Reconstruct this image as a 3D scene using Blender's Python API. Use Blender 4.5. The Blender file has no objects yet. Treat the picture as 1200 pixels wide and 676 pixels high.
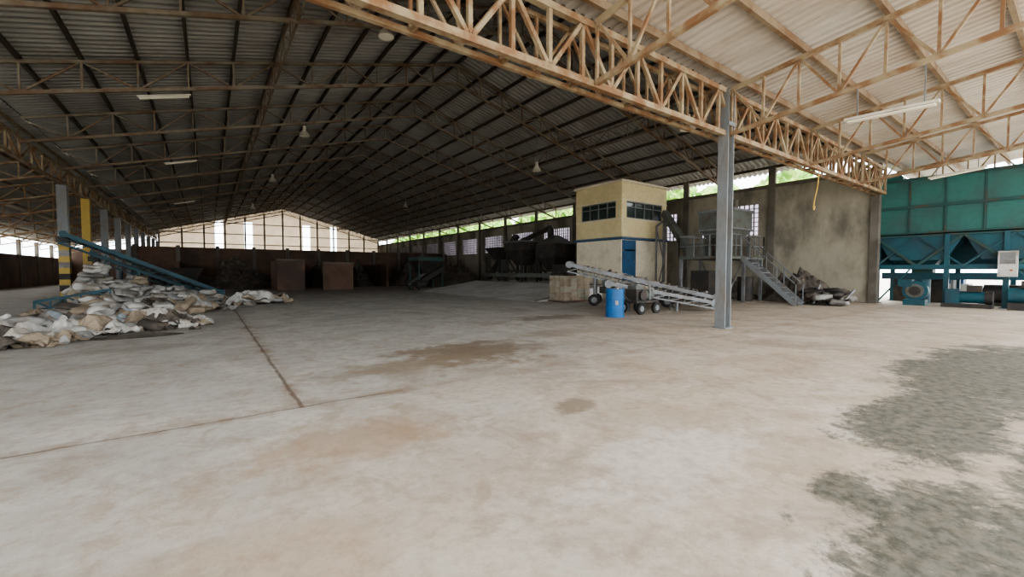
import bpy, math, random
from mathutils import Vector, Matrix, noise as mnoise
random.seed(7)
S = bpy.context.scene
COL = S.collection

# ------------------------------------------------------------------ nodes
class NT:
    def __init__(s, name):
        s.mat = bpy.data.materials.new(name); s.mat.use_nodes = True
        s.t = s.mat.node_tree; s.t.nodes.clear()
        s.out = s.t.nodes.new('ShaderNodeOutputMaterial')
        s.geo = s.t.nodes.new('ShaderNodeNewGeometry')
        s.tc = s.t.nodes.new('ShaderNodeTexCoord')
        s.pos = s.geo.outputs['Position']; s.obj = s.tc.outputs['Object']
    def put(s, sock, v):
        if isinstance(v, bpy.types.NodeSocket): s.t.links.new(v, sock)
        elif v is not None:
            if isinstance(v, (tuple, list)) and sock.type == 'RGBA' and len(v) == 3: v = (*v, 1)
            sock.default_value = v
    def m(s, op, a, b=None, clamp=False):
        n = s.t.nodes.new('ShaderNodeMath'); n.operation = op; n.use_clamp = clamp
        s.put(n.inputs[0], a)
        if b is not None: s.put(n.inputs[1], b)
        return n.outputs[0]
    def vm(s, op, a, b=None):
        n = s.t.nodes.new('ShaderNodeVectorMath'); n.operation = op
        s.put(n.inputs[0], a)
        if b is not None: s.put(n.inputs[1], b)
        return n.outputs['Value'] if op in ('LENGTH', 'DISTANCE', 'DOT_PRODUCT') else n.outputs[0]
    def noise(s, scale, detail=4, rough=.55, vec=None, dist=0):
        n = s.t.nodes.new('ShaderNodeTexNoise'); s.put(n.inputs['Vector'], vec or s.obj)
        n.inputs['Scale'].default_value = scale; n.inputs['Detail'].default_value = detail
        n.inputs['Roughness'].default_value = rough; n.inputs['Distortion'].default_value = dist
        return n.outputs[0]
    def mr(s, v, a, b, c=0., d=1.):
        n = s.t.nodes.new('ShaderNodeMapRange'); n.interpolation_type = 'SMOOTHSTEP'
        s.put(n.inputs[0], v)
        for i, q in enumerate((a, b, c, d)): s.put(n.inputs[i+1], q)
        return n.outputs[0]
    def mix(s, f, a, b, mode='MIX'):
        n = s.t.nodes.new('ShaderNodeMix'); n.data_type = 'RGBA'; n.blend_type = mode
        s.put(n.inputs[0], f); s.put(n.inputs[6], a); s.put(n.inputs[7], b)
        return n.outputs[2]
    def xyz(s, v):
        n = s.t.nodes.new('ShaderNodeSeparateXYZ'); s.put(n.inputs[0], v); return n.outputs
    def bsdf(s, col, rough=.7, metal=0., bump=None, bstr=.2, bdist=.02, spec=.3):
        p = s.t.nodes.new('ShaderNodeBsdfPrincipled')
        s.put(p.inputs['Base Color'], col); s.put(p.inputs['Roughness'], rough); s.put(p.inputs['Metallic'], metal)
        p.inputs['Specular IOR Level'].default_value = spec
        if bump is not None:
            b = s.t.nodes.new('ShaderNodeBump'); b.inputs['Strength'].default_value = bstr
            b.inputs['Distance'].default_value = bdist
            s.put(b.inputs['Height'], bump); s.t.links.new(b.outputs[0], p.inputs['Normal'])
        s.t.links.new(p.outputs[0], s.out.inputs[0]); s.p = p
        return s.mat

def simple(name, c1, c2, scale=3, lo=.4, hi=.65, rough=.7, metal=0., bstr=.15, stretch=None, detail=5):
    n = NT(name); v = n.obj
    if stretch: v = n.vm('MULTIPLY', n.obj, stretch)
    f = n.mr(n.noise(scale, detail, .6, v), lo, hi)
    f2 = n.noise(scale*7, 3, .6, v)
    c = n.mix(f, c1, c2)
    c = n.mix(n.mr(f2, .3, .8, 0, .35), c, tuple(x*.55 for x in c1))
    return n.bsdf(c, rough, metal, f2, bstr)

M = {}
M['rust'] = simple('cream_paint_rusty_steel', (.33,.27,.175), (.21,.11,.055), 2.2, .38, .60, .65)
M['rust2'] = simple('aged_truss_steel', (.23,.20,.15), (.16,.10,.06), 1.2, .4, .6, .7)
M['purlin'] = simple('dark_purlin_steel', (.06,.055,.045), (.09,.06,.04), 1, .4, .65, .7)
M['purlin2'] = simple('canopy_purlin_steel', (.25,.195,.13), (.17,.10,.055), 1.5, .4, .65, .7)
M['colgrey'] = simple('column_grey_paint', (.19,.205,.21), (.17,.145,.12), 2, .45, .68, .5, stretch=(1,1,.4))
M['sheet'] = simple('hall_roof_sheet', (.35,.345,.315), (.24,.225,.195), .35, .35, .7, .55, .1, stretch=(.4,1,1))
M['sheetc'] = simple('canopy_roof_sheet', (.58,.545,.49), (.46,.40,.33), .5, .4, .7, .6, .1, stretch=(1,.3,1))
M['conc'] = simple('stained_concrete_wall', (.36,.33,.26), (.14,.13,.105), .45, .43, .62, .9, stretch=(1,1,.5), detail=8)
M['brown'] = simple('brown_stained_wall', (.17,.105,.075), (.08,.06,.05), .4, .35, .7, .9)
M['pillar'] = simple('concrete_pillar', (.17,.155,.13), (.10,.09,.075), .8, .4, .7, .9)
M['teal'] = simple('teal_green_paint', (.035,.135,.12), (.04,.095,.088), .9, .38, .66, .45)
M['tealb'] = simple('teal_blue_paint', (.018,.085,.11), (.025,.055,.07), 1.3, .4, .7, .45)
M['tealrib'] = simple('teal_edge', (.025,.075,.072), (.065,.06,.045), 2, .45, .7, .5)
M['cream'] = simple('cream_plaster', (.66,.57,.33), (.56,.47,.28), .8, .4, .7, .8)
M['white'] = simple('off_white_plaster', (.66,.60,.46), (.50,.44,.33), .9, .45, .7, .8)
M['bluep'] = simple('blue_paint', (.03,.09,.18), (.03,.07,.12), 3, .4, .7, .5)
M['drum'] = simple('blue_drum_plastic', (.015,.12,.33), (.02,.09,.22), 4, .45, .7, .35)
M['grey'] = simple('galvanised_grey', (.20,.21,.215), (.13,.12,.105), 2, .45, .7, .5, .3)
M['belt'] = simple('dusty_belt', (.33,.33,.32), (.18,.16,.14), 2, .42, .66, .8)
M['dark'] = simple('dark_machinery', (.045,.043,.04), (.09,.065,.05), 2, .45, .7, .6, .2)
M['dgrey'] = simple('machine_grey_green', (.13,.145,.13), (.10,.07,.05), 2, .45, .7, .6, .2)
M['rubber'] = simple('rubber', (.02,.02,.02), (.05,.045,.04), 5, .45, .7, .8)
M['sackw'] = simple('sack_white', (.56,.55,.52), (.32,.28,.23), 1.6, .40, .64, .8, bstr=.5)
M['sackb'] = simple('sack_beige', (.33,.27,.20), (.20,.155,.11), 1.8, .45, .7, .85, bstr=.5)
M['sackg'] = simple('sack_grey', (.30,.295,.28), (.16,.135,.11), 1.8, .45, .7, .85, bstr=.5)
M['sackblue'] = simple('sack_blue_white', (.36,.42,.46), (.3,.32,.32), 1.8, .45, .7, .8)
M['yellow'] = simple('yellow_paint', (.50,.36,.10), (.36,.27,.10), 3, .5, .75, .6)
M['black'] = simple('black_paint', (.025,.025,.025), (.07,.06,.05), 3, .5, .75, .6)
M['rampc'] = simple('ramp_concrete', (.62,.61,.58), (.46,.44,.40), .7, .4, .7, .9)
M['rubble'] = simple('dark_rubble', (.08,.07,.06), (.17,.14,.11), 3, .4, .7, .95, bstr=.6)
M['leaf'] = simple('foliage', (.12,.28,.04), (.32,.46,.11), 1.4, .35, .65, .7, bstr=.8)
M['bark'] = simple('bark', (.15,.10,.06), (.08,.06,.04), 3)
M['lampm'] = simple('lamp_housing', (.60,.57,.48), (.45,.4,.33), 3, rough=.4)
M['rope'] = simple('yellow_rope', (.6,.40,.10), (.45,.3,.08), 5)
M['outg'] = simple('outdoor_ground', (.56,.53,.48), (.44,.41,.36), .3, .4, .7, .95)
M['orange'] = simple('orange_rust_panel', (.45,.20,.06), (.3,.14,.06), 2)

n = NT('window_glass_dark'); n.bsdf((.03,.045,.04), .12, 0, spec=.6); M['glass'] = n.mat
n = NT('tube_lamp_diffuser'); n.bsdf((.80,.76,.62), .4); M['tube'] = n.mat
def translucent(name, col, f=.6):
    n = NT(name); d = n.t.nodes.new('ShaderNodeBsdfDiffuse'); tr = n.t.nodes.new('ShaderNodeBsdfTranslucent')
    c = n.mix(n.mr(n.noise(.8,4), .3, .7), col, tuple(x*.8 for x in col))
    n.put(d.inputs[0], c); n.put(tr.inputs[0], c)
    mx = n.t.nodes.new('ShaderNodeMixShader'); mx.inputs[0].default_value = f
    n.t.links.new(d.outputs[0], mx.inputs[1]); n.t.links.new(tr.outputs[0], mx.inputs[2])
    n.t.links.new(mx.outputs[0], n.out.inputs[0]); return n.mat
M['transb'] = translucent('translucent_beige_cladding', (.58,.47,.34), .40)
M['transw'] = translucent('translucent_panel_white', (.85,.80,.92), .75)

# floor -------------------------------------------------------------
def floor_mat():
    n = NT('concrete_floor'); P = n.pos; xs = n.xyz(P); X, Y = xs[0], xs[1]
    big = n.noise(.22, 5, .6, P, .4); med = n.noise(.9, 7, .65, P, .3); fine = n.noise(9, 6, .7, P); grit = n.noise(60, 3, .6, P)
    med2 = n.noise(2.6, 8, .72, n.vm('ADD', P, (3,7,0)), .5)
    grey = n.mix(n.mr(med, .35, .7), (.50,.495,.465), (.40,.385,.355))
    beige = n.mix(n.mr(med, .35, .68), (.56,.485,.395), (.45,.37,.285))
    d1 = n.m('ADD', n.m('MULTIPLY', X, .10), n.m('MULTIPLY', Y, -.13))
    f = n.mr(n.m('ADD', d1, n.m('MULTIPLY', big, 1.6)), .15, .95)
    c = n.mix(f, grey, beige)
    c = n.mix(n.m('MULTIPLY', n.mr(n.noise(.6, 9, .74, n.vm('ADD', P, (9,4,0)), 1.), .50, .62), .5), c, (.64,.61,.56))
    c = n.mix(n.m('MULTIPLY', n.mr(med2, .50, .64), .55), c, (.34,.265,.19))
    c = n.mix(n.m('MULTIPLY', n.mr(n.noise(.45, 9, .75, n.vm('ADD', P, (30,4,0)), .6), .52, .65), .55), c, (.29,.24,.19))
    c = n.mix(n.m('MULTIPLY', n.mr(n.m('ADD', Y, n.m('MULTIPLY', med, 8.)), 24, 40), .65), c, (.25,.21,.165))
    def blob(cx, cy, rx, ry, col, amt, wob=1.1, c=None, s=1.6):
        v = n.vm('SUBTRACT', P, (cx, cy, 0)); v = n.vm('MULTIPLY', v, (1/rx, 1/ry, 0))
        d = n.m('ADD', n.vm('LENGTH', v), n.m('MULTIPLY', n.m('SUBTRACT', n.noise(s, 8, .7, P), .5), wob*2))
        return n.mix(n.m('MULTIPLY', n.mr(d, .45, 1.1, 1, 0), amt), c, col)
    c = blob(3.9, 6.6, 1.6, 1.3, (.19,.14,.095), .85, 1.5, c=c)
    c = blob(2.6, 6.2, 1.5, .6, (.26,.20,.14), .65, 1.5, c=c)
    c = blob(8.8, 10., 1.5, .7, (.18,.14,.10), .75, c=c)
    c = blob(6.5, 7.4, 1.4, .5, (.28,.22,.16), .55, c=c)
    c = blob(3.2, 3.25, .36, .22, (.22,.17,.12), .75, 1.5, c=c, s=4)
    c = blob(1.0, 3.7, 1., .6, (.38,.26,.16), .6, 1.4, c=c, s=2.5)
    c = blob(.2, 2.2, .9, .6, (.42,.31,.21), .5, 1.4, c=c)
    c = blob(-1.2, 10.5, 1.2, .35, (.26,.22,.18), .4, c=c)
    c = blob(14., 8.5, 2., .7, (.27,.23,.18), .5, c=c)
    c = blob(.62, 1.62, .05, .03, (.9,.9,.9), .9, .2, c=c)
    c = blob(2.9, 1.9, 1.2, .5, (.66,.63,.59), .6, 1.6, c=c, s=2.5)
    def mblob(cx,cy,rx,ry):
        v = n.vm('MULTIPLY', n.vm('SUBTRACT', P, (cx,cy,0)), (1/rx,1/ry,0)); return n.mr(n.vm('LENGTH', v), .3, 1.25, 1, 0)
    mb = n.m('MAXIMUM', mblob(5.6,.9,1.9,.75), mblob(9.2,.8,4.6,1.35)); mb = n.m('MAXIMUM', mb, n.m('MULTIPLY', mblob(3.2,.3,1.4,.9), .84))
    mb = n.m('MAXIMUM', mb, n.m('MULTIPLY', mblob(3.4,.95,.6,.25), .75)); mb = n.m('MAXIMUM', mb, mblob(4.7,-.5,3.7,1.1))
    mn = n.noise(1.6, 13, .80, P, .4); mn2 = n.noise(6, 9, .78, P)
    mm = n.m('ADD', n.m('MULTIPLY', mb, .34), n.m('ADD', n.m('MULTIPLY', mn, .85), n.m('MULTIPLY', mn2, .35)))
    mm = n.m('MULTIPLY', n.mr(mm, .735, .86), n.mr(mb, .02, .2))
    mc = n.mix(n.mr(n.noise(11,6,.7,P), .38, .62), (.045,.052,.038), (.145,.145,.12))
    c = n.mix(n.m('MULTIPLY', mm, .92), c, mc)
    w = n.m('MULTIPLY', n.m('SUBTRACT', n.noise(1.5, 5, .6, P), .5), .09)
    def joint(coord, at, mask, col, c, half=.012, halo=.13, ha=.5):
        d = n.m('ABSOLUTE', n.m('ADD', n.m('SUBTRACT', coord, at), w))
        h = n.m('MULTIPLY', n.m('MULTIPLY', n.mr(d, 0, halo, ha, 0), n.mr(n.noise(2.2,6,.7,P), .40, .62)), mask)
        c = n.mix(h, c, (.28,.20,.14))
        l = n.m('MULTIPLY', n.mr(d, half*.6, half*1.8, 1, 0), mask)
        return n.mix(n.m('MULTIPLY', l, n.mr(n.noise(3,4,.6,P), .3, .6, .45, .85)), c, col), l
    c, l1 = joint(X, .78, n.m('MULTIPLY', n.m('GREATER_THAN', Y, 4.9), n.m('LESS_THAN', Y, 40)), (.14,.105,.08), c, .018, .22, .9)
    c, l2 = joint(Y, 4.93, n.m('LESS_THAN', X, 1.9), (.16,.12,.09), c, .014, .18, .85)
    c, l3 = joint(Y, 4.93, n.m('GREATER_THAN', X, 1.7), (.36,.29,.22), c, .008, .2, .5)
    c, l4 = joint(X, 6.8, n.m('GREATER_THAN', Y, 4.9), (.26,.22,.18), c, .010, .1, .3)
    c, l5 = joint(X, -5.2, n.m('GREATER_THAN', Y, 4.9), (.26,.22,.18), c, .010, .1, .3)
    c, l6 = joint(Y, 14.9, 1.0, (.26,.22,.18), c, .012, .1, .3)
    c = n.mix(n.mr(fine, .40, .75, 0, .5), c, (.30,.25,.19))
    c = n.mix(n.mr(grit, .60, .72, 0, .4), c, (.20,.17,.14))
    h = n.m('ADD', n.m('MULTIPLY', fine, .6), n.m('MULTIPLY', grit, .25))
    h = n.m('SUBTRACT', h, n.m('MULTIPLY', n.m('ADD', l1, l2), .8))
    return n.bsdf(c, n.mr(med, .3, .7, .62, .85), 0, h, .3, .02, .3)
M['floor'] = floor_mat()

# ------------------------------------------------------------------ mesh builder
class MB:
    def __init__(s): s.v = []; s.f = []; s.m = []; s.mats = []; s.sm = []
    def mi(s, k):
        if k not in s.mats: s.mats.append(k)
        return s.mats.index(k)
    def add(s, vs, fs, k, smooth=False):
        o = len(s.v); i = s.mi(k); s.v += [tuple(v) for v in vs]
        for f in fs: s.f.append([o+a for a in f]); s.m.append(i); s.sm.append(smooth)
    HX = [(0,3,2,1),(4,5,6,7),(0,1,5,4),(1,2,6,5),(2,3,7,6),(3,0,4,7)]
    def bar(s, a, b, w, k, h=None, up=(0,0,1)):
        a = Vector(a); b = Vector(b); h = h or w; d = (b-a).normalized(); up = Vector(up)
        if abs(d.dot(up)) > .98: up = Vector((0,1,0))
        r = d.cross(up).normalized()*w/2; u = r.cross(d).normalized()*h/2
        s.add([a-r-u, a+r-u, a+r+u, a-r+u, b-r-u, b+r-u, b+r+u, b-r+u], s.HX, k)
    def box(s, lo, hi, k):
        x0,y0,z0 = lo; x1,y1,z1 = hi
        s.add([(x0,y0,z0),(x1,y0,z0),(x1,y1,z0),(x0,y1,z0),(x0,y0,z1),(x1,y0,z1),(x1,y1,z1),(x0,y1,z1)], s.HX, k)
    def frus(s, c, z0, z1, a0, b0, a1, b1, k, c1=None):
        x,y = c; X,Y = c1 or c
        s.add([(x-a0,y-b0,z0),(x+a0,y-b0,z0),(x+a0,y+b0,z0),(x-a0,y+b0,z0),(X-a1,Y-b1,z1),(X+a1,Y-b1,z1),(X+a1,Y+b1,z1),(X-a1,Y+b1,z1)], s.HX, k)
    def cyl(s, a, b, r, k, r2=None, n=14, caps=True):
        a = Vector(a); b = Vector(b); r2 = r if r2 is None else r2; d = (b-a).normalized()
        u = Vector((0,0,1)) if abs(d.z) < .9 else Vector((1,0,0))
        p = d.cross(u).normalized(); q = d.cross(p)
        vs = [a+(p*math.cos(t)+q*math.sin(t))*r for t in [2*math.pi*i/n for i in range(n)]]
        vs += [b+(p*math.cos(t)+q*math.sin(t))*r2 for t in [2*math.pi*i/n for i in range(n)]]
        s.add(vs, [(i,(i+1)%n,n+(i+1)%n,n+i) for i in range(n)], k, True)
        if caps: s.add(vs, [tuple(range(n))[::-1], tuple(range(n,2*n))], k)
    def wheel(s, c, axis, r, w, k='rubber', hub='grey'):
        c = Vector(c); ax = Vector(axis).normalized()
        s.cyl(c-ax*w/2, c+ax*w/2, r, k, n=18); s.cyl(c-ax*(w/2+.01), c+ax*(w/2+.01), r*.5, hub, n=12)
    def obj(s, name, loc=(0,0,0), parent=None):
        me = bpy.data.meshes.new(name); me.from_pydata(s.v, [], s.f)
        for k in s.mats: me.materials.append(M[k])
        me.polygons.foreach_set('material_index', s.m); me.polygons.foreach_set('use_smooth', s.sm)
        me.update(); o = bpy.data.objects.new(name, me); o.location = loc; COL.objects.link(o)
        if parent: o.parent = parent
        return o
def inst(o, loc, rot=0, name=None, sc=None):
    p = bpy.data.objects.new(name or o.name.split('.')[0], o.data); p.location = loc; p.rotation_euler[2] = rot
    if sc: p.scale = sc
    COL.objects.link(p); return p

# ------------------------------------------------------------------ ground / floor
g = MB(); g.add([(-150,-120,-.06),(220,-120,-.06),(220,220,-.06),(-150,220,-.06)], [(0,1,2,3)], 'outg'); g.obj('ground')
g = MB(); g.box((-14.2,-5.5,-.3),(29.5,76,0),'floor'); g.obj('floor')

XL, XR, XC = -5.4, 24.7, 9.65
SL = .273; ZR = 11.25
def zroof(x): return ZR - SL*abs(x-XC)

def corr_strip(mb, p0, along, across, n, pitch, hgt, k):
    p0 = Vector(p0); al = Vector(along).normalized(); ac = Vector(across)
    prof = [(0,0),(.42,0),(.55,1),(.87,1)]
    pts = []
    for i in range(n):
        for (t,h) in prof: pts.append(p0+al*(i+t)*pitch+Vector((0,0,h*hgt)))
    vs = pts+[p+ac for p in pts]; N = len(pts)
    mb.add(vs, [(i,i+1,N+i+1,N+i) for i in range(N-1)], k)
for nm, x0, x1 in (('roof_left_slope', XC, XL-.5), ('roof_right_slope', XC, XR+.9)):
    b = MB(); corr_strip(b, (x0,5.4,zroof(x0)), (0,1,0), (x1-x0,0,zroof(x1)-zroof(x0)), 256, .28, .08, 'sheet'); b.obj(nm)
b = MB()
for i in range(-12, 13):
    x = XC+i*15.05/12
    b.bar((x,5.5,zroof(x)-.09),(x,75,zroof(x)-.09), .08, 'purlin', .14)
b.obj('roof_purlins')

def hall_truss():
    b = MB(); N = 24; pts = []
    for i in range(N+1):
        x = XL+(XR-XL)*i/N; zt = zroof(x)-.2; pts.append((x, zt, zt-.85))
    for i in range(N):
        a, c = pts[i], pts[i+1]
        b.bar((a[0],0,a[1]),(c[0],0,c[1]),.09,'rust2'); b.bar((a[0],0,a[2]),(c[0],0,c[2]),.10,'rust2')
        if i % 2: b.bar((a[0],0,a[2]),(c[0],0,c[1]),.05,'rust2')
        else: b.bar((a[0],0,a[1]),(c[0],0,c[2]),.05,'rust2')
    for a in pts: b.bar((a[0],0,a[1]),(a[0],0,a[2]),.05,'rust2')
    return b
TY = [7.7+5*i for i in range(14)]
t0 = hall_truss().obj('roof_truss', (0,TY[0],0))
for y in TY[1:]: inst(t0, (0,y,0))

def lattice(b, a, c, depth, k, n, w=.08, web=.05, posts=True):
    a = Vector(a); c = Vector(c); D = Vector((0,0,depth))
    b.bar(a, c, w, k); b.bar(a+D, c+D, w, k)
    for i in range(n):
        p = a+(c-a)*i/n; q = a+(c-a)*(i+1)/n
        if i % 2: b.bar(p, q+D, web, k)
        else: b.bar(p+D, q, web, k)
        if posts: b.bar(p, p+D, web, k)
    b.bar(c, c+D, web, k)
for x in (2.1, 17.2):
    b = MB(); z = zroof(x)-1.05; lattice(b, (x,7.7,z), (x,72.7,z), .75, 'rust2', 52, .05, .03); b.obj('sway_girder')
b = MB(); lattice(b, (XL,6.1,5.5), (XL,72.7,5.5), .75, 'rust', 52, .11, .06); b.obj('eave_girder')

# entrance girder
GZ = 4.93
b = MB(); lattice(b, (XL,5.6,GZ), (XR-.2,5.6,GZ), 1.05, 'rust', 38, .12, .075)
lattice(b, (XL,5.95,GZ), (XR-.2,5.95,GZ), 1.05, 'rust', 38, .08, .05)
for i in range(0,39,2):
    x = XL+(XR-.2-XL)*i/38; b.bar((x,5.6,GZ),(x,5.95,GZ),.06,'rust'); b.bar((x,5.6,GZ+1.05),(x,5.95,GZ+1.05),.06,'rust')
b.obj('entrance_girder')

# canopy
CS = .11
def zc(y): return 6.36+CS*(5.6-y)
b = MB(); corr_strip(b, (-14,-5,zc(-5)), (1,0,0), (0,10.9,zc(5.9)-zc(-5)), 180, .25, .045, 'sheetc'); b.obj('canopy_roof')
b = MB()
for i in range(8):
    y = 5.4-1.42*i; b.bar((-14,y,zc(y)-.1),(31,y,zc(y)-.1),.09,'purlin2',.16)
b.obj('canopy_purlins')
b = MB(); lattice(b, (0,5.5,4.93), (0,-4.9,4.93+CS*10.4), 1.1, 'rust', 14, .09, .05)
tr = b.obj('canopy_truss', (-4.1,0,0))
for x in (.9,5.9,10.8,15.9,20.9,25.9,30.6): inst(tr, (x,0,0))
b = MB(); b.add([(XL,5.75,6.4),(XR,5.75,6.4),(XR,5.75,zroof(XR)),(XC,5.75,zroof(XC)),(XL,5.75,zroof(XL))], [(0,1,2,3,4)], 'sheet'); b.obj('wall_front_gable')

def hcol(b, x, y, h, k='colgrey', w=.30, d=.26):
    b.box((x-w/2,y-d/2,0),(x-w/2+.03,y+d/2,h),k); b.box((x+w/2-.03,y-d/2,0),(x+w/2,y+d/2,h),k)
    b.box((x-w/2+.03,y-.015,0),(x+w/2-.03,y+.015,h),k); b.box((x-w/2-.05,y-d/2-.05,0),(x+w/2+.05,y+d/2+.05,.025),k)
    b.box((x-w/2-.02,y-d/2-.02,h-.9),(x+w/2+.02,y-d/2,h-.8),k)
b = MB(); hcol(b, 10.75, 5.6, 6.0); b.obj('steel_column')
for (x,y,h) in ((XL,5.6,5.9),(10.75,-4.9,5.95),(XL,-4.9,5.95),(25.9,-4.9,5.95)):
    b = MB(); hcol(b, x, y, h); b.obj('steel_column')
for j,y in enumerate([28.1]+[32.7+5*i for i in range(9)]):
    b = MB(); w=.17
    if j == 0:
        b.box((XL-w,y-w,2.7),(XL+w,y+w,5.44),'colgrey'); z=0; i=0
        while z < 2.7:
            b.box((XL-w-.01,y-w-.01,z),(XL+w+.01,y+w+.01,min(z+.27,2.7)),'yellow' if i%2 else 'black' if z<1.4 else 'sackg'); z+=.27; i+=1
    else: b.box((XL-w,y-w,0),(XL+w,y+w,5.44),'yellow' if j<2 else 'colgrey')
    b.obj('aisle_column')

XA = -14.
def za(x): return 6.75-(XL-x)*.25
b = MB(); corr_strip(b, (XL+.3,5.4,za(XL)), (0,1,0), (XA-XL-.8,0,za(XA)-za(XL)), 256, .28, .05, 'sheet'); b.obj('roof_left_aisle')
b = MB()
for i in range(7):
    x = XL-i*1.4; b.bar((x,5.6,za(x)-.1),(x,74.8,za(x)-.1),.07,'purlin2',.12)
b.obj('aisle_purlins')
b = MB(); lattice(b, (XL-.2,0,za(XL)-.95), (XA+.2,0,za(XA)-.95), .7, 'rust', 8, .08, .05); at = b.obj('aisle_truss',(0,12.7,0))
for y in TY[2:]: inst(at,(0,y,0))
b = MB(); b.box((XA-.2,5.6,0),(XA,75,3.0),'brown')
for y in TY: b.box((XA-.15,y-.15,0),(XA+.1,y+.15,4.4),'pillar')
b.obj('wall_left')

# right wall
b = MB(); y0 = 6.0; WZ0, WZ1, WT = 3.45, 5.2, 5.95
wins = [(11.+5*i, 14.4+5*i) for i in range(12)]
b.box((XR,y0,0),(XR+.2,76,WZ0),'conc'); b.box((XR,y0,WZ1),(XR+.2,76,WT),'conc')
yy = y0
for (a,c) in wins: b.box((XR,yy,WZ0),(XR+.2,a,WZ1),'conc'); yy = c
b.box((XR,yy,WZ0),(XR+.2,76,WZ1),'conc')
for i in range(14):
    y = 10.3+5*i
    if y < 75: b.box((XR-.14,y-.17,0),(XR+.01,y+.17,7.05),'pillar')
b.box((XR-.12,y0,WT),(XR+.3,76,WT+.18),'pillar')
b.box((XR-.14,5.8,0),(XR+.2,6.1,6.9),'pillar')
b.obj('wall_right')
for i,(a,c) in enumerate(wins):
    b = MB(); nn = 13
    for k in range(nn+1): y = a+(c-a)*k/nn; b.box((XR+.03,y-.02,WZ0),(XR+.13,y+.02,WZ1),'pillar')
    for k in range(8): z = WZ0+(WZ1-WZ0)*k/7; b.box((XR+.04,a,z-.02),(XR+.12,c,z+.02),'pillar')
    b.box((XR+.15,a,WZ0),(XR+.17,c,WZ1),'transw')
    b.obj('window_%d'%(i+1))

# far gable
b = MB(); cuts = [XL,.9,1.9,4.5,5.6,12.5,13.6,16.7,17.7,XR]
def gz(x): return zroof(x)-.05
def gpoly(xa, xb, z0, z1=None, k='transb'):
    xs = sorted({xa,xb}|({XC} if xa<XC<xb else set()))
    top = [(x,75.2,(gz(x) if z1 is None else min(z1,gz(x)))) for x in xs]
    vs = [(xa,75.2,z0),(xb,75.2,z0)]+top[::-1]; b.add(vs,[tuple(range(len(vs)))],k)
for i in range(0,9,2): gpoly(cuts[i],cuts[i+1],4.6)
for i in range(1,8,2): gpoly(cuts[i],cuts[i+1],8.9)
b.box((XL,75,0),(XR,75.3,4.6),'brown'); b.box((XA,75,0),(XL,75.3,4.4),'brown')
for i in range(13): x = XL+(XR-XL)*i/12; b.box((x-.1,74.9,0),(x+.1,75.15,gz(x)-.2),'pillar')
for z in (5.5,7.,8.6):
    h = (ZR-z)/SL; b.box((max(XL,XC-h),74.95,z-.06),(min(XR,XC+h),75.1,z+.06),'pillar')
b.obj('wall_back_gable')

# stock bay walls
b = MB(); b.box((XL,48,0),(XR-.2,48.3,3.65),'brown')
for i in range(11): x = XL+.2+i*2.9; b.box((x,47.8,0),(x+.3,48.05,3.8),'pillar')
for x in (-2.,6.4,10.2,14.): b.box((x,40.3,0),(x+.25,47.8,2.2),'brown')
b.obj('stock_bay_wall')
b = MB(); b.box((4.2,36,0),(6.1,36.3,2.3),'brown'); b.box((7.3,35.5,0),(9.6,35.8,2.1),'brown')
b.box((4.2,36.3,0),(4.45,40,2.3),'brown'); b.box((9.35,35.8,0),(9.6,40,2.1),'brown')
b.box((4.15,35.95,2.3),(6.15,36.35,2.4),'pillar'); b.box((7.25,35.45,2.1),(9.65,35.85,2.2),'pillar'); b.obj('block_partition')

# ramp & platform
b = MB(); ya,yb = 15.7,29.; x0,x1,x2 = 12.6,17.4,24.4; H=.72
b.add([(x0,ya,0),(x1,ya,H),(x1,ya,0),(x0,yb,0),(x1,yb,H),(x1,yb,0)],
      [(0,2,1),(3,4,5),(0,1,4,3),(1,2,5,4),(0,3,5,2)],'rampc')
b.box((x1,18.3,0),(x2,yb,H),'rampc')
b.bar((x0+.1,ya,.03),(x1,ya,H+.01),.10,'pillar',.06); b.bar((x0+.1,yb,.03),(x1,yb,H+.01),.10,'pillar',.06)
b.bar((x1,ya,H+.02),(x1,yb,H+.02),.12,'pillar',.06)
b.obj('loading_ramp')

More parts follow.
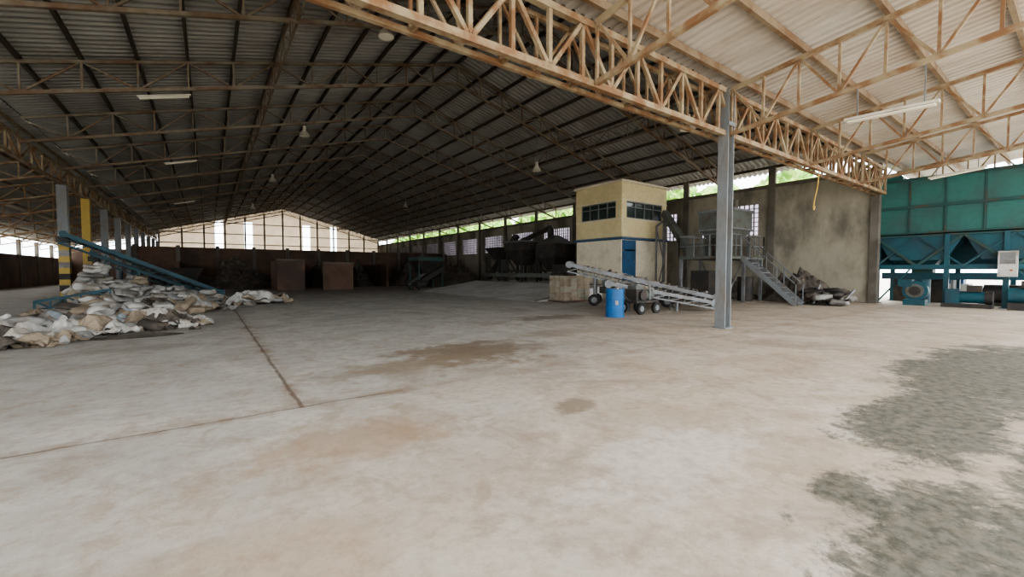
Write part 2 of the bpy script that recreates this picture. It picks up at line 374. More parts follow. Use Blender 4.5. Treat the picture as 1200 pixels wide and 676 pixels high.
# control cabin
def cabin():
    b = MB(); X0,Y0,X1,Y1 = 17.6,14.6,21.5,17.95
    b.box((X0+.05,Y0+.05,0),(X1+.2,Y1,3.15),'white')
    b.box((X0-.12,Y0-.12,3.15),(X1+.2,Y1+.1,3.24),'bluep'); b.box((X0-.06,Y0-.06,3.24),(X1+.1,Y1+.06,3.3),'grey')
    b.box((X0,Y0,3.3),(X1,Y1,4.3),'cream'); b.box((X0,Y0,5.2),(X1,Y1,6.15),'cream')
    b.box((X0-.1,Y0-.1,6.15),(X1+.1,Y1+.1,6.27),'white')
    w=.4
    for (px,py) in ((X0,Y0),(X1-w,Y0),(X0,Y1-w),(X1-w,Y1-w)): b.box((px,py,4.3),(px+w,py+w,5.2),'cream')
    b.box((X0+.12,Y0+.12,4.3),(X1-.12,Y1-.12,5.2),'glass')
    for k in range(5):
        t = k/4; x = X0+w+(X1-X0-2*w)*t; y = Y0+w+(Y1-Y0-2*w)*t
        b.box((x-.025,Y0+.04,4.3),(x+.025,Y0+.1,5.2),'grey'); b.box((X0+.04,y-.025,4.3),(X0+.1,y+.025,5.2),'grey')
    for z in (4.32,4.9,5.17):
        b.box((X0+w,Y0+.03,z-.025),(X1-w,Y0+.09,z+.025),'grey'); b.box((X0+.03,Y0+w,z-.025),(X0+.09,Y1-w,z+.025),'grey')
    b.box((X0-.04,Y0-.04,4.22),(X1+.02,Y1,4.27),'white'); b.box((X0-.03,Y0-.03,5.22),(X1+.02,Y1,5.26),'white')
    b.box((X0+.12,Y0-.0,.95),(X0+1.2,Y0+.06,3.12),'bluep'); b.box((X0+.2,Y0-.02,1.05),(X0+1.12,Y0+.01,3.02),'bluep')
    b.box((X0+.1,Y0-.02,2.55),(X0+1.2,Y0+.03,2.62),'grey')
    b.cyl((X0+1.0,Y0-.06,2.),(X0+1.0,Y0-.02,2.),.04,'grey',n=8)
    b.box((X0+.1,Y0-.9,.85),(X0+1.5,Y0+.05,.95),'rampc'); b.box((X0+.2,Y0-.8,0),(X0+1.4,Y0+.05,.85),'rampc')
    for i in range(4): b.box((X0+1.4+.28*i,Y0-.8,0),(X0+1.4+.28*(i+1),Y0-.05,.85-.2*(i+.8)),'rampc')
    return b
cabin().obj('control_cabin')

# conveyors
def conveyor(name, lo, hi, w, kf, kb='dark', depth=.28, legs=(.25,.75), wheels=False, debris=0):
    b = MB(); lo = Vector(lo); hi = Vector(hi); d = (hi-lo); L = d.length; dn = d.normalized()
    s = dn.cross(Vector((0,0,1))).normalized(); u = s.cross(dn).normalized()
    for sg in (-1,1):
        o = s*sg*w/2
        b.bar(lo+o, hi+o, .05, kf, depth*.45, up=u)
        b.bar(lo+o-u*depth, hi+o-u*depth, .05, kf, up=u)
        n = max(4,int(L/.5))
        for i in range(n):
            p = lo+d*i/n+o; q = lo+d*(i+1)/n+o
            b.bar(p, q-u*depth, .03, kf); b.bar(p, p-u*depth, .03, kf)
    b.bar(lo+u*.06, hi+u*.06, w*.86, kb, .03, up=u); b.bar(lo-u*.14, hi-u*.14, w*.8, 'dark', .02, up=u)
    n = int(L/.6)
    for i in range(n+1):
        p = lo+d*i/n-u*.02; b.cyl(p-s*w*.45, p+s*w*.45, .05, 'grey', n=8)
    for p in (lo,hi): b.cyl(p-s*w*.5, p+s*w*.5, .15, kf, n=14)
    for t in legs:
        p = lo+d*t-u*depth
        for sg in (-1,1):
            q = p+s*sg*w/2; b.bar(q, (q.x,q.y,.0), .07, kf)
            if wheels: b.wheel((q.x,q.y,.25), s, .25, .14)
        b.bar((p.x-s.x*w/2,p.y-s.y*w/2,max(.1,p.z*.4)),(p.x+s.x*w/2,p.y+s.y*w/2,max(.1,p.z*.4)),.06,kf)
    b.box((hi.x-.2,hi.y-.2,hi.z-.35),(hi.x+.2,hi.y+.2,hi.z-.1),'dark')
    for i in range(debris):
        p = lo+d*random.uniform(.05,.95)+s*random.uniform(-.3,.3)*w+u*.09; r=random.uniform(.05,.12)
        q = Vector((random.uniform(-1,1),random.uniform(-1,1),random.uniform(.0,.4))).normalized()*r
        b.bar(p-q,p+q,r*1.2,random.choice(['rubble','sackb','dark','sackg']),r*.7)
    return b.obj(name)
conveyor('belt_conveyor', (16.4,8.9,.42), (12.9,13.5,1.75), .85, 'grey', 'belt', .3, (.3,.8), True, 60)
conveyor('belt_conveyor', (15.1,8.3,.30), (12.0,10.6,1.0), .6, 'grey', 'belt', .2, (.35,.8), False, 14)
conveyor('teal_conveyor', (.5,28.2,.32), (-5.2,26.9,3.1), .75, 'tealb', 'dark', .4, (.2,.55), False)
conveyor('teal_conveyor', (-.3,29.6,.3), (-4.6,29.2,2.3), .6, 'tealb', 'dark', .3, (.3,.75), False)
b = MB(); lattice(b,(-4.9,21.4,.1),(-2.9,20.9,.5),.3,'tealb',5,.08,.05); b.obj('conveyor_frame_section')

# drum
b = MB(); c=(10.56,9.0)
for (z0,z1,r) in ((0,.03,.30),(.03,.29,.285),(.29,.33,.30),(.33,.59,.285),(.59,.63,.30),(.63,.87,.285),(.87,.90,.30)):
    b.cyl((*c,z0),(*c,z1),r,'drum',n=28)
b.cyl((c[0]+.14,c[1],.9),(c[0]+.14,c[1],.925),.04,'white')
b.add([(c[0]-.297*math.sin(a), c[1]-.297*math.cos(a), z) for z in (.40,.54) for a in [.5+.1*i for i in range(4)]],[(i,i+1,i+5,i+4) for i in range(3)],'sackg')
b.obj('blue_drum')

# engine cart
b = MB(); cx,cy=12.2,9.3
b.box((cx-.6,cy-.35,.38),(cx+.6,cy+.35,.46),'dark')
for sx in (-.42,.42):
    for sy in (-.38,.38): b.wheel((cx+sx,cy+sy,.2),(0,1,0),.2,.1)
b.box((cx-.5,cy-.25,.46),(cx+.05,cy+.2,.85),'dark'); b.cyl((cx+.1,cy,.64),(cx+.55,cy,.64),.2,'dgrey'); b.cyl((cx+.3,cy-.2,.46),(cx+.3,cy-.2,1.0),.03,'grey')
b.cyl((cx-.2,cy-.27,.64),(cx-.2,cy-.33,.64),.17,'dark'); b.box((cx-.45,cy-.2,.85),(cx-.1,cy+.15,.97),'dgrey')
b.bar((cx-.55,cy,.42),(cx-1.0,cy-.1,.7),.05,'dark'); b.obj('engine_cart')

b = MB()
for i in range(4):
    for j in range(3):
        for k in range(9-(i*j)%3):
            x=13.3+i*.42+random.uniform(-.02,.02); y=14.3+j*.36; b.box((x,y,.13*k+.1),(x+.39,y+.33,.13*k+.22), random.choice(['sackb','conc','sackb']))
b.box((13.25,14.25,0),(15.0,15.4,.1),'brown')
b.obj('block_stack')
b = MB()
for (x,y,r) in ((16.1,12.2,.1),(17.3,11.3,.25)):
    for k in range(3):
        z=.14*k; ca,sa=math.cos(r),math.sin(r)
        def R(u,v,z): return (x+u*ca-v*sa,y+u*sa+v*ca,z)
        for u in (-.45,0,.45): b.bar(R(u,-.5,z+.05),R(u,.5,z+.05),.09,'brown',.09)
        for v in (-.45,-.22,0,.22,.45): b.bar(R(-.5,v,z+.11),R(.5,v,z+.11),.1,'sackb',.02)
b.obj('pallet_stack')

# teal silo machine
def teal():
    b = MB(); X0,X1,Y0,Y1 = 25.35,28.0,.4,6.05
    n = 5; dy = (Y1-Y0)/n
    b.box((X0+.06,Y0,3.05),(X1,Y1,4.3),'teal'); b.frus(((X0+X1)/2,(Y0+Y1)/2),4.3,5.55,(X1-X0)/2-.03,(Y1-Y0)/2,(X1-X0)/2+.08,(Y1-Y0)/2+.08,'teal')
    for i in range(n+1):
        y = Y0+dy*i
        b.bar((X0+.04,y,3.05),(X0+.04,y,4.3),.07,'tealrib'); b.bar((X0+.03,y,4.3),(X0-.07,y,5.55),.07,'tealrib')
    for z,x in ((3.05,X0),(3.12,X0),(4.3,X0),(5.5,X0-.09)):
        b.box((x-.04,Y0-.08,z-.06),(x+.1,Y1+.08,z+.06),'tealrib'); b.box((x,Y1-.02,z-.06),(X1,Y1+.08,z+.06),'tealrib')
    for i in range(3):
        x=X0+.6+i*.8; b.bar((x,Y1+.02,3.05),(x,Y1+.05,5.5),.07,'tealrib')
    b.frus((X0+.5,Y1-.45),5.55,5.7,.4,.4,.4,.4,'teal'); b.frus((X0+.5,Y1-.45),5.7,5.98,.4,.4,.1,.1,'teal')
    for i in range(2):
        cy = Y0+(Y1-Y0)*(i+.5)/2; b.frus(((X0+X1)/2,cy),1.65,3.05,.3,.35,1.25,1.38,'tealb')
        b.box(((X0+X1)/2-.3,cy-.35,1.4),((X0+X1)/2+.3,cy+.35,1.66),'tealrib')
    for i in range(2):
        ya = Y0+(Y1-Y0)*i/2; yb = ya+(Y1-Y0)/2; ym=(ya+yb)/2
        b.add([(X0+.05,ya,3.0),(X0+.05,yb,3.),(X0+.05,ym+.9,1.95),(X0+.05,ym-.9,1.95)],[(0,1,2,3)],'tealb')
        b.bar((X0,ya,3.),(X0,ym,1.7),.10,'tealrib'); b.bar((X0,yb,3.),(X0,ym,1.7),.10,'tealrib')
        b.bar((X0,ya,1.7),(X0,ym,3.),.07,'tealb'); b.bar((X0,yb,1.7),(X0,ym,3.),.07,'tealb')
    b.box((X1-.08,Y0,1.6),(X1-.02,Y1,3.05),'tealb'); b.box((X0+.3,Y1-.08,1.6),(X1,Y1-.02,3.05),'tealb')
    b.box((X0-.06,Y0,1.55),(X0+.1,Y1,1.75),'tealb'); b.box((X1-.1,Y0,1.55),(X1,Y1,1.75),'tealb')
    b.box((X0,Y1-.1,1.55),(X1,Y1+.02,1.75),'tealb')
    for y in (Y0+.08,Y0+1.65,Y0+3.3,Y1-.08):
        for x in (X0,X1-.08):
            b.box((x-.07,y-.08,0),(x+.09,y+.08,3.05),'tealb'); b.box((x-.13,y-.15,0),(x+.15,y+.15,.03),'tealb')
    b.bar((X0,Y1-.1,.05),(X0,Y1-1.2,1.55),.06,'tealb'); b.bar((X0,Y0+.1,.05),(X0,Y0+1.4,1.55),.06,'tealb')
    b.box(((X0+X1)/2-.25,Y0,1.1),((X0+X1)/2+.25,Y1,1.4),'tealb')
    b.box((X1-.4,Y1-2.0,.0),(X1-.1,Y1-.2,1.3),'dark'); b.cyl((X1-.8,Y0+.6,.5),(X1-.8,Y0+2.4,.5),.4,'dark',n=18); b.box((X1-1.2,Y0+.5,0),(X1-.4,Y0+2.5,.15),'dark')
    b.cyl((X0+1.2,Y1-1.4,.0),(X0+1.2,Y1-1.4,1.1),.3,'tealb',n=18)
    b.box((X0-.35,1.75,1.25),(X0-.08,2.25,2.25),'sackw'); b.box((X0-.36,1.8,1.75),(X0-.35,2.2,2.2),'grey'); b.cyl((X0-.38,1.9,1.5),(X0-.35,1.9,1.5),.04,'orange')
    return b
teal().obj('teal_batching_hopper')
b = MB(); c=Vector((24.9,4.55,.62))
b.cyl(c-Vector((.16,0,0)),c+Vector((.16,0,0)),.42,'tealb',n=24); b.cyl(c-Vector((.2,0,0)),c-Vector((.1,0,0)),.2,'dark',n=16); b.cyl(c-Vector((.19,0,0)),c-Vector((.17,0,0)),.30,'dgrey',n=24)
b.box((c.x-.2,c.y+.1,.8),(c.x+.2,c.y+.55,1.1),'tealb'); b.box((c.x-.3,c.y-.35,0),(c.x+.3,c.y+.35,.25),'tealb'); b.obj('blower_fan')
b = MB(); b.cyl((24.8,3.2,.42),(24.8,2.5,.42),.24,'tealb',n=18); b.cyl((24.8,2.5,.42),(24.8,2.3,.42),.27,'dark',n=18); b.box((24.55,3.2,.1),(25.05,3.6,.75),'tealb'); b.box((24.5,2.3,0),(25.1,3.7,.16),'dark')
b.cyl((24.8,3.4,.75),(24.8,3.4,1.1),.08,'grey'); b.box((24.6,2.6,.64),(24.95,3.0,.9),'dark'); b.obj('gear_motor')
b = MB(); b.cyl((24.6,.9,.55),(24.6,1.9,.55),.3,'tealb',n=18); b.box((24.3,.9,0),(24.9,1.9,.28),'dark'); b.box((24.4,1.2,.85),(24.8,1.6,1.1),'dark'); b.obj('air_compressor')
b = MB(); b.box((30.,3.6,0),(31.2,5.6,.9),'sackg'); b.box((30.2,3.8,.9),(31.,5.4,1.3),'bluep'); b.obj('pallet_load',(0,0,-.06))

# bagging platform with stairs
def bagging():
    b = MB(); X0,X1,Y0,Y1,Z = 18.6,22.2,9.6,11.9,2.15
    b.box((X0,Y0,Z-.12),(X1,Y1,Z),'dgrey')
    for x in (X0+.08,(X0+X1)/2,X1-.08):
        for y in (Y0+.08,Y1-.08): b.box((x-.06,y-.06,0),(x+.06,y+.06,Z),'grey')
    b.bar((X0+.1,Y0+.08,.1),((X0+X1)/2,Y0+.08,Z-.1),.05,'grey'); b.bar((X1-.1,Y1-.08,.1),((X0+X1)/2,Y1-.08,Z-.1),.05,'grey')
    for (p,q) in (((X0,Y0),(19.9,Y0)),((20.8,Y0),(X1,Y0)),((X0,Y0),(X0,Y1)),((X1,Y0),(X1,Y1)),((X0,Y1),(X1,Y1))):
        for h in (.5,1.0): b.bar((*p,Z+h),(*q,Z+h),.04,'grey')
        n=3
        for i in range(n+1): x=p[0]+(q[0]-p[0])*i/n; y=p[1]+(q[1]-p[1])*i/n; b.bar((x,y,Z),(x,y,Z+1.),.04,'grey')
    c=(21.0,10.9); b.frus(c,2.6,3.5,.3,.3,.95,.85,'dgrey'); b.frus(c,3.5,4.4,.95,.85,.95,.85,'dgrey'); b.frus(c,4.35,4.45,1.02,.92,1.02,.92,'grey')
    b.frus(c,3.46,3.54,1.,.9,1.,.9,'grey')
    b.frus(c,1.3,2.6,.2,.2,.3,.3,'dgrey'); b.cyl((c[0],c[1],.9),(c[0],c[1],1.3),.18,'sackw')
    for sx in (-.85,.85):
        for sy in (-.75,.75): b.bar((c[0]+sx,c[1]+sy,Z),(c[0]+sx,c[1]+sy,3.5),.08,'grey')
    b.cyl((21.3,10.6,4.4),(21.3,10.6,5.0),.15,'dgrey'); b.cyl((19.3,10.3,2.15),(19.3,10.3,3.0),.3,'dark',n=16)
    b.box((18.9,10.9,2.15),(19.7,11.7,2.8),'dgrey')
    b.bar((19.3,11.7,2.3),(20.6,14.1,4.7),.3,'dgrey',.35); b.bar((20.6,14.1,0),(20.6,14.1,4.6),.12,'grey')
    b.bar((19.9,14.1,0),(19.9,14.1,3.9),.08,'grey'); b.bar((19.9,14.1,3.9),(20.6,14.1,4.3),.08,'grey')
    b.bar((19.9,14.1,.2),(20.6,14.1,2.),.05,'grey'); b.bar((20.6,14.1,2.),(19.9,14.1,3.8),.05,'grey')
    b.box((19.0,10.6,0),(20.0,11.5,1.5),'dark'); b.cyl((21.7,10.2,0),(21.7,10.2,1.2),.35,'dark',n=16)
    xs0,xs1 = 20.0,20.75; N=10; yb=7.35
    for x in (xs0,xs1):
        b.bar((x,Y0,Z-.05),(x,yb,.05),.05,'colgrey',.2)
        b.bar((x,Y0,Z+.9),(x,yb+.05,.95),.04,'grey')
        for i in range(4): t=i/3; y=Y0+(yb-Y0)*t; z=Z*(1-t); b.bar((x,y,z),(x,y,z+.92),.035,'grey')
    for i in range(N): t=(i+.5)/N; y=Y0+(yb-Y0)*t; z=Z*(1-t); b.box((xs0,y-.12,z-.02),(xs1,y+.12,z+.02),'grey')
    return b
bagging().obj('bagging_platform')

# dark mill line on raised platform
def crusher():
    b = MB(); z=.73
    b.frus((18.8,27.4),2.4,3.3,.5,.5,1.0,1.0,'dark'); b.frus((18.8,27.4),1.5,2.4,.3,.3,.5,.5,'dgrey')
    b.frus((18.8,24.6),1.9,3.0,.4,.4,1.0,1.1,'dark'); b.frus((18.8,24.6),3.,3.6,1.,1.1,1.,1.1,'dark'); b.frus((18.8,24.6),3.55,3.65,1.08,1.18,1.08,1.18,'dgrey')
    b.frus((19.2,21.6),1.6,2.4,.4,.4,.9,1.,'dark'); b.frus((19.2,21.6),2.4,3.3,.9,1.,.9,1.,'dark'); b.frus((19.2,21.6),3.3,3.9,.9,1.,.2,.2,'dgrey')
    for (cx,cy,h) in ((18.8,27.4,2.6),(18.8,24.6,3.),(19.2,21.6,2.5)):
        for sx in (-.85,.85):
            for sy in (-.9,.9): b.bar((cx+sx,cy+sy,z),(cx+sx,cy+sy,h),.13,'dark')
            b.bar((cx+sx,cy-.9,z),(cx+sx,cy+.9,h-.5),.07,'dark')
        b.bar((cx-.85,cy-.9,1.5),(cx-.85,cy+.9,1.5),.12,'dark')
    b.bar((18.0,20.4,1.2),(18.0,28.8,1.2),.35,'dgrey',.3); b.bar((18.0,20.4,1.),(18.0,20.4,z),.12,'dark'); b.bar((18.0,25.9,1.),(18.0,25.9,z),.12,'dark')
    b.bar((18.4,28.7,1.),(18.6,25.2,4.1),.4,'dark',.3)
    b.cyl((20.,23.,3.4),(20.,23.,4.6),.2,'dark'); b.cyl((20.,23.,4.6),(20.,27.,3.7),.18,'dark')
    b.box((17.7,19.2,z),(18.9,20.2,1.9),'dark'); b.cyl((18.2,20.3,1.5),(18.2,19.,1.5),.3,'dgrey')
    b.cyl((20.6,19.6,z),(20.6,19.6,3.),.75,'dark',n=20); b.cyl((20.6,19.6,3.),(20.6,19.6,3.5),.75,'dgrey',.2,n=20)
    return b
crusher().obj('grinding_mill')
b = MB(); x,y=14.2,31.5
for sx in (-1.,1.):
    for sy in (-.9,.9): b.bar((x+sx,y+sy,0),(x+sx,y+sy,2.1),.12,'tealrib')
b.frus((x,y),1.3,2.3,.4,.4,1.1,1.,'dark'); b.box((x-1.1,y-1.,2.3),(x+1.1,y+1.,2.6),'tealrib'); b.bar((x-1.,y-.95,.6),(x+1.,y-.95,1.7),.35,'dark'); b.cyl((x-1.3,y-1,.5),(x-.5,y-1,.5),.3,'dark')
b.bar((x-1.6,y,.4),(x+1.6,y,2.5),.5,'dgrey',.15); b.bar((x-1.3,y-.3,.0),(x-1.3,y-.3,.6),.1,'dark'); b.obj('screening_machine')
b = MB(); x,y=-1.2,37.
b.frus((x,y),.8,1.7,.5,.5,.9,.8,'dark')
for sx in (-.5,.5):
    for sy in (-.5,.5): b.bar((x+sx,y+sy,0),(x+sx,y+sy,1.),.1,'dark')
b.wheel((x-.6,y-.6,.3),(0,1,0),.3,.15); b.wheel((x+.6,y-.6,.3),(0,1,0),.3,.15); b.bar((x-.8,y,.6),(x-1.9,y,.4),.1,'dark'); b.obj('hopper_trailer')

# sacks
def sack(b, c, size, rot, tilt, k, seed, rag=1.):
    N1,N2 = 16,8; vs=[]; R = Matrix.Rotation(rot,3,'Z') @ Matrix.Rotation(tilt,3,'X') @ Matrix.Rotation(tilt*.7,3,'Y')
    def se(v,e): return math.copysign(abs(v)**e, v)
    for j in range(1,N2):
        ph = -math.pi/2+math.pi*j/N2
        for i in range(N1):
            th = 2*math.pi*i/N1
            p = Vector((se(math.cos(ph),.6)*se(math.cos(th),.5)*size[0]/2, se(math.cos(ph),.6)*se(math.sin(th),.5)*size[1]/2, se(math.sin(ph),.9)*size[2]/2))
            sd = Vector((seed*3.1,seed*1.7,0)); nv = mnoise.noise_vector(p*4.+sd)+mnoise.noise_vector(p*11.+sd)*.5
            p += Vector((nv.x*.09,nv.y*.09,nv.z*.08))*rag; vs.append(R@p+Vector(c))
    top = R@Vector((0,0,size[2]*.5))+Vector(c); bot = R@Vector((0,0,-size[2]*.5))+Vector(c)
    vs += [bot,top]; nb=len(vs)-2; f=[]
    for j in range(N2-2):
        for i in range(N1): f.append((j*N1+i,j*N1+(i+1)%N1,(j+1)*N1+(i+1)%N1,(j+1)*N1+i))
    for i in range(N1):
        f.append((nb,(i+1)%N1,i)); f.append((nb+1,(N2-2)*N1+i,(N2-2)*N1+(i+1)%N1))
    b.add(vs,f,k,True)
def rag_sheet(b, cx, cy, z, w, l, k, seed):
    n=14; vs=[]; ro=random.uniform(0,6.28)
    for j in range(n+1):
        for i in range(n+1):
            u=(i/n-.5)*w; v=(j/n-.5)*l; q=Vector((u*2.5+seed,v*2.5,seed*.7)); r=mnoise.noise(q)*.22+mnoise.noise(q*3)*.12
            e=1+.3*mnoise.noise(Vector((u*3,v*3,seed)))
            x=cx+(u*math.cos(ro)-v*math.sin(ro))*e; y=cy+(u*math.sin(ro)+v*math.cos(ro))*e
            edge=max(abs(i/n-.5),abs(j/n-.5))*2
            vs.append((x,y,max(.006,z+r-edge*edge*(z*.8))))
    b.add(vs,[(j*(n+1)+i,j*(n+1)+i+1,(j+1)*(n+1)+i+1,(j+1)*(n+1)+i) for j in range(n) for i in range(n)],k)
def mound(name, blobs, seed, pal, rags=0, loose=0):
    random.seed(seed); b = MB(); k=0
    for (cx,cy,rx,ry,h) in blobs:
        z=.09
        while z < h+.05:
            s = math.sqrt(max(0.05,1-(z/(h+.15)))); A = math.pi*rx*ry*s*s; n = max(2,int(A/.30))
            for _ in range(n):
                r = math.sqrt(random.random())*s; t=random.uniform(0,6.283); sz=(random.uniform(.55,.95),random.uniform(.35,.6),random.uniform(.14,.26))
                sack(b,(cx+rx*r*math.cos(t),cy+ry*r*math.sin(t),z+random.uniform(0,.08)),sz,random.uniform(0,3.14),random.uniform(-.4,.4) if z>.12 else random.uniform(-.06,.06),random.choice(pal),k); k+=1
            z += .17
        for _ in range(rags):
            r=math.sqrt(random.random()); t=random.uniform(0,6.283)
            rag_sheet(b,cx+rx*r*math.cos(t),cy+ry*r*math.sin(t),h*(1-r*r)+.12,random.uniform(.5,1.1),random.uniform(.4,1.),random.choice(pal),k); k+=1
        for _ in range(loose):
            t=random.uniform(0,6.283); r=random.uniform(1.,1.5)
            rag_sheet(b,cx+rx*r*math.cos(t),cy+ry*r*math.sin(t),.05,random.uniform(.15,.5),random.uniform(.12,.4),random.choice(pal),k); k+=1
    b.v = [(x,y,max(z,.004)) for (x,y,z) in b.v]
    return b.obj(name)
P1=['sackw']*7+['sackg']*3+['sackb']*1
P2=['sackw']*6+['sackg']*3+['sackb']*3+['rubble']*2
mound('sack_pile', [(-3.9,25.2,.75,1.0,1.65),(-2.7,25.3,1.,1.2,1.15),(-1.5,25.2,1.2,1.2,.7),(-.3,25.,.9,.9,.45)], 3, P1, 4)
mound('sack_pile', [(-2.3,19.6,1.3,1.5,.5),(-.9,19.6,1.1,1.5,.42),(-3.3,19.6,1.2,1.3,.4)], 4, P2, 10, 7)
mound('sack_pile', [(-3.4,14.0,1.2,1.3,.32),(-2.2,14.3,1.2,1.2,.40),(-1.2,14.5,.9,1.1,.34),(-4.9,15,1.2,1.3,.36),(-3.5,12.6,1.1,.7,.16),(-5.,13.,1.2,.9,.3)], 5, P2+['sackblue'], 14, 12)
mound('sack_pile', [(1.7,22.2,.9,.8,.55),(2.5,22.6,.5,.5,.3)], 6, P2, 5, 6)
def heap(name, cx, cy, rx, ry, h, k, seed, n=26):
    b = MB(); vs=[]
    for j in range(n+1):
        for i in range(n+1):
            u=i/n*2-1; v=j/n*2-1; r=math.sqrt(u*u+v*v); q=mnoise.noise(Vector((u*3+seed,v*3,seed)))*.5+mnoise.noise(Vector((u*9+seed,v*9,seed)))*.25
            z=max(0.,(1-r))*h*(1+q*1.3); vs.append((cx+u*rx,cy+v*ry,max(z,0)+.002))
    b.add([v for v in vs],[(j*(n+1)+i,j*(n+1)+i+1,(j+1)*(n+1)+i+1,(j+1)*(n+1)+i) for j in range(n) for i in range(n) if max(vs[j*(n+1)+i][2],vs[j*(n+1)+i+1][2],vs[(j+1)*(n+1)+i][2],vs[(j+1)*(n+1)+i+1][2])>.003],k); return b.obj(name)
heap('rubble_heap',23.3,8.4,1.2,1.9,1.7,'rubble',1); heap('rubble_heap',23.5,11.8,.95,1.5,1.2,'rubble',5); heap('dirt_heap',-1.3,12.5,.8,.35,.10,'rubble',9)
heap('dirt_heap',2.,44.,3.8,3.,2.4,'rubble',12); heap('dirt_heap',20.,37.,3.,3.,2.4,'rubble',15); heap('dirt_heap',12.2,44.,1.7,3.,2.4,'rubble',18); heap('dirt_heap',8.5,44.,1.6,3.,1.9,'rubble',22)
heap('dirt_heap',19.,43.5,4.,3.5,3.,'rubble',31); heap('dirt_heap',-3.7,44.,1.4,3.,2.,'rubble',41)
b = MB(); random.seed(4)
for i in range(18):
    x=21.9+random.uniform(-.6,.4); y=7.2+random.uniform(-1.0,1.1); sack(b,(x,y,.12+.03*i),(.7,.45,.22),random.uniform(0,3),.2,random.choice(['dark','dark','sackg','rubble']),i)
for i in range(10): x=21.8+random.uniform(-.6,.5); y=7.2+random.uniform(-1.1,.9); b.bar((x,y,.05),(x+random.uniform(-.6,.5),y+random.uniform(-.8,.8),random.uniform(.2,.9)),.07,random.choice(['brown','grey','dark']))
b.v=[(x,y,max(z,.004)) for (x,y,z) in b.v]; b.obj('scrap_pile')

# lamps
def highbay(x,y,z,top):
    b = MB(); b.cyl((0,0,.35),(0,0,top-z),.02,'grey',n=6); b.cyl((0,0,.2),(0,0,.4),.08,'lampm'); b.cyl((0,0,.2),(0,0,-.05),.09,'lampm',.24,n=20,caps=False); b.cyl((0,0,.1),(0,0,-.03),.07,'tube',.09)
    b.cyl((0,0,-.05),(0,0,-.07),.24,'lampm',.23,n=20,caps=False)
    b.cyl((0,0,-.04),(0,0,-.05),.22,'tube',n=20)
    b.obj('high_bay_lamp',(x,y,z))
for (x,y,z) in ((3.94,22.7,8.1),(3.66,32.7,7.6),(4.5,12.7,8.55),(10.1,12.7,8.9),(14.4,17.7,6.9),(12.4,7.7,6.0),(15,37.7,7.5),(3.6,47.7,7.6)):
    highbay(x,y,z,zroof(x)-1.05)
def tube(x,y,z,ax,slope=0,rod=.16):
    b = MB(); d=Vector((1,0,slope)) if ax=='x' else Vector((0,1,slope)); d.normalize(); L=.70
    c=Vector((0,0,0)); b.bar(c-d*L,c+d*L,.14,'lampm',.05)
    s=Vector((0,1,0)) if ax=='x' else Vector((1,0,0))
    for sg in (-1,1): b.cyl(c-d*(L-.05)+s*sg*.045-Vector((0,0,.05)), c+d*(L-.05)+s*sg*.045-Vector((0,0,.05)), .02,'tube',n=8)
    for t in (-.5,.5): b.bar(c+d*t,c+d*t+Vector((0,0,rod)),.02,'grey')
    b.obj('tube_light',(x,y,z))
tube(-1.0,17.7,zroof(-1)-1.25,'x',SL); tube(-1.,27.7,zroof(-1)-1.25,'x',SL); tube(-1.4,42.7,zroof(-1.4)-1.25,'x',SL)
tube(10.8,2.45,4.56,'y',.03,.7); tube(20.9,2.9,4.85,'y',-CS,.35); tube(-9,27.7,4.4,'x',.25)
cu = bpy.data.curves.new('hanging_rope','CURVE'); cu.dimensions='3D'; cu.bevel_depth=.02; sp=cu.splines.new('NURBS')
pts=[(16.9,5.6,4.95),(16.85,5.6,4.4),(16.6,5.6,4.0),(16.45,5.6,3.6),(16.5,5.6,3.45),(16.6,5.6,3.65)]
sp.points.add(len(pts)-1)
for i,p in enumerate(pts): sp.points[i].co=(*p,1)
sp.use_endpoint_u=True; cu.materials.append(M['rope']); o=bpy.data.objects.new('hanging_rope',cu); COL.objects.link(o)

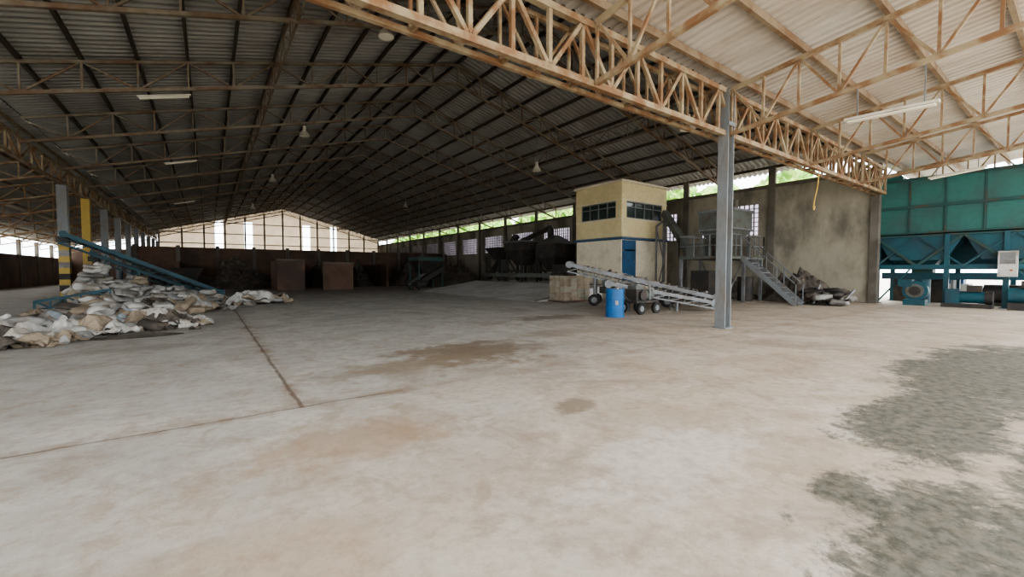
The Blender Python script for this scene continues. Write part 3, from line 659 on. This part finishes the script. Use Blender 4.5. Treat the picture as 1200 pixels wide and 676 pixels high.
# trees
import bmesh
def tree_mesh(seed):
    bm = bmesh.new(); random.seed(seed)
    for i in range(9):
        a=random.uniform(0,6.28); r=random.uniform(0,2.); c=Vector((math.cos(a)*r,math.sin(a)*r,random.uniform(3.0,6.8))); rad=random.uniform(1.1,1.9)
        res = bmesh.ops.create_icosphere(bm, subdivisions=4, radius=rad)
        for v in res['verts']:
            q = v.co.normalized(); d = mnoise.noise(q*3+Vector((seed,i,0)))*.35+mnoise.noise(q*9+Vector((i,seed,0)))*.22+mnoise.noise(q*20)*.12
            v.co = v.co*(1+d)+c
    for f in bm.faces: f.material_index=0
    res = bmesh.ops.create_cone(bm, cap_ends=True, segments=10, radius1=.3, radius2=.18, depth=5.)
    vs=set(res['verts'])
    for v in vs: v.co.z += 2.45
    for f in bm.faces:
        if f.verts[0] in vs: f.material_index=1
    me=bpy.data.meshes.new('tree'); bm.to_mesh(me); bm.free(); me.materials.append(M['leaf']); me.materials.append(M['bark']); return me
tm=[tree_mesh(s) for s in (1,2,3)]
random.seed(21)
for i in range(15):
    o=bpy.data.objects.new('tree',tm[i%3]); y=14+i*5.4; o.location=(34.5+random.uniform(-1,3),y,-.06); o.rotation_euler[2]=random.uniform(0,6); s=random.uniform(1.,1.25)*(1.12 if y>22 else .95); o.scale=(s,s,s); COL.objects.link(o)

# light
w = bpy.data.worlds.new('sky'); S.world=w; w.use_nodes=True; nt=w.node_tree; bg=nt.nodes['Background']
bg.inputs[0].default_value=(.94,.97,1.,1); bg.inputs[1].default_value=3.4
sun=bpy.data.lights.new('sun','SUN'); sun.energy=6.; sun.angle=.02; sun.color=(1,.96,.9); so=bpy.data.objects.new('sun',sun)
so.rotation_euler=Vector((.35,.45,-1.25)).to_track_quat('-Z','Y').to_euler(); COL.objects.link(so); so.location=(0,-20,40)

cam=bpy.data.cameras.new('camera'); cam.sensor_width=36; cam.lens=493/1200*36; cam.clip_end=500
co=bpy.data.objects.new('camera',cam); co.location=(0,0,1.45); co.rotation_euler=(math.radians(90-2.3),0,math.radians(-35.8)); COL.objects.link(co); S.camera=co
S.view_settings.view_transform='AgX'; S.view_settings.look='AgX - Medium High Contrast'; S.view_settings.exposure=.95
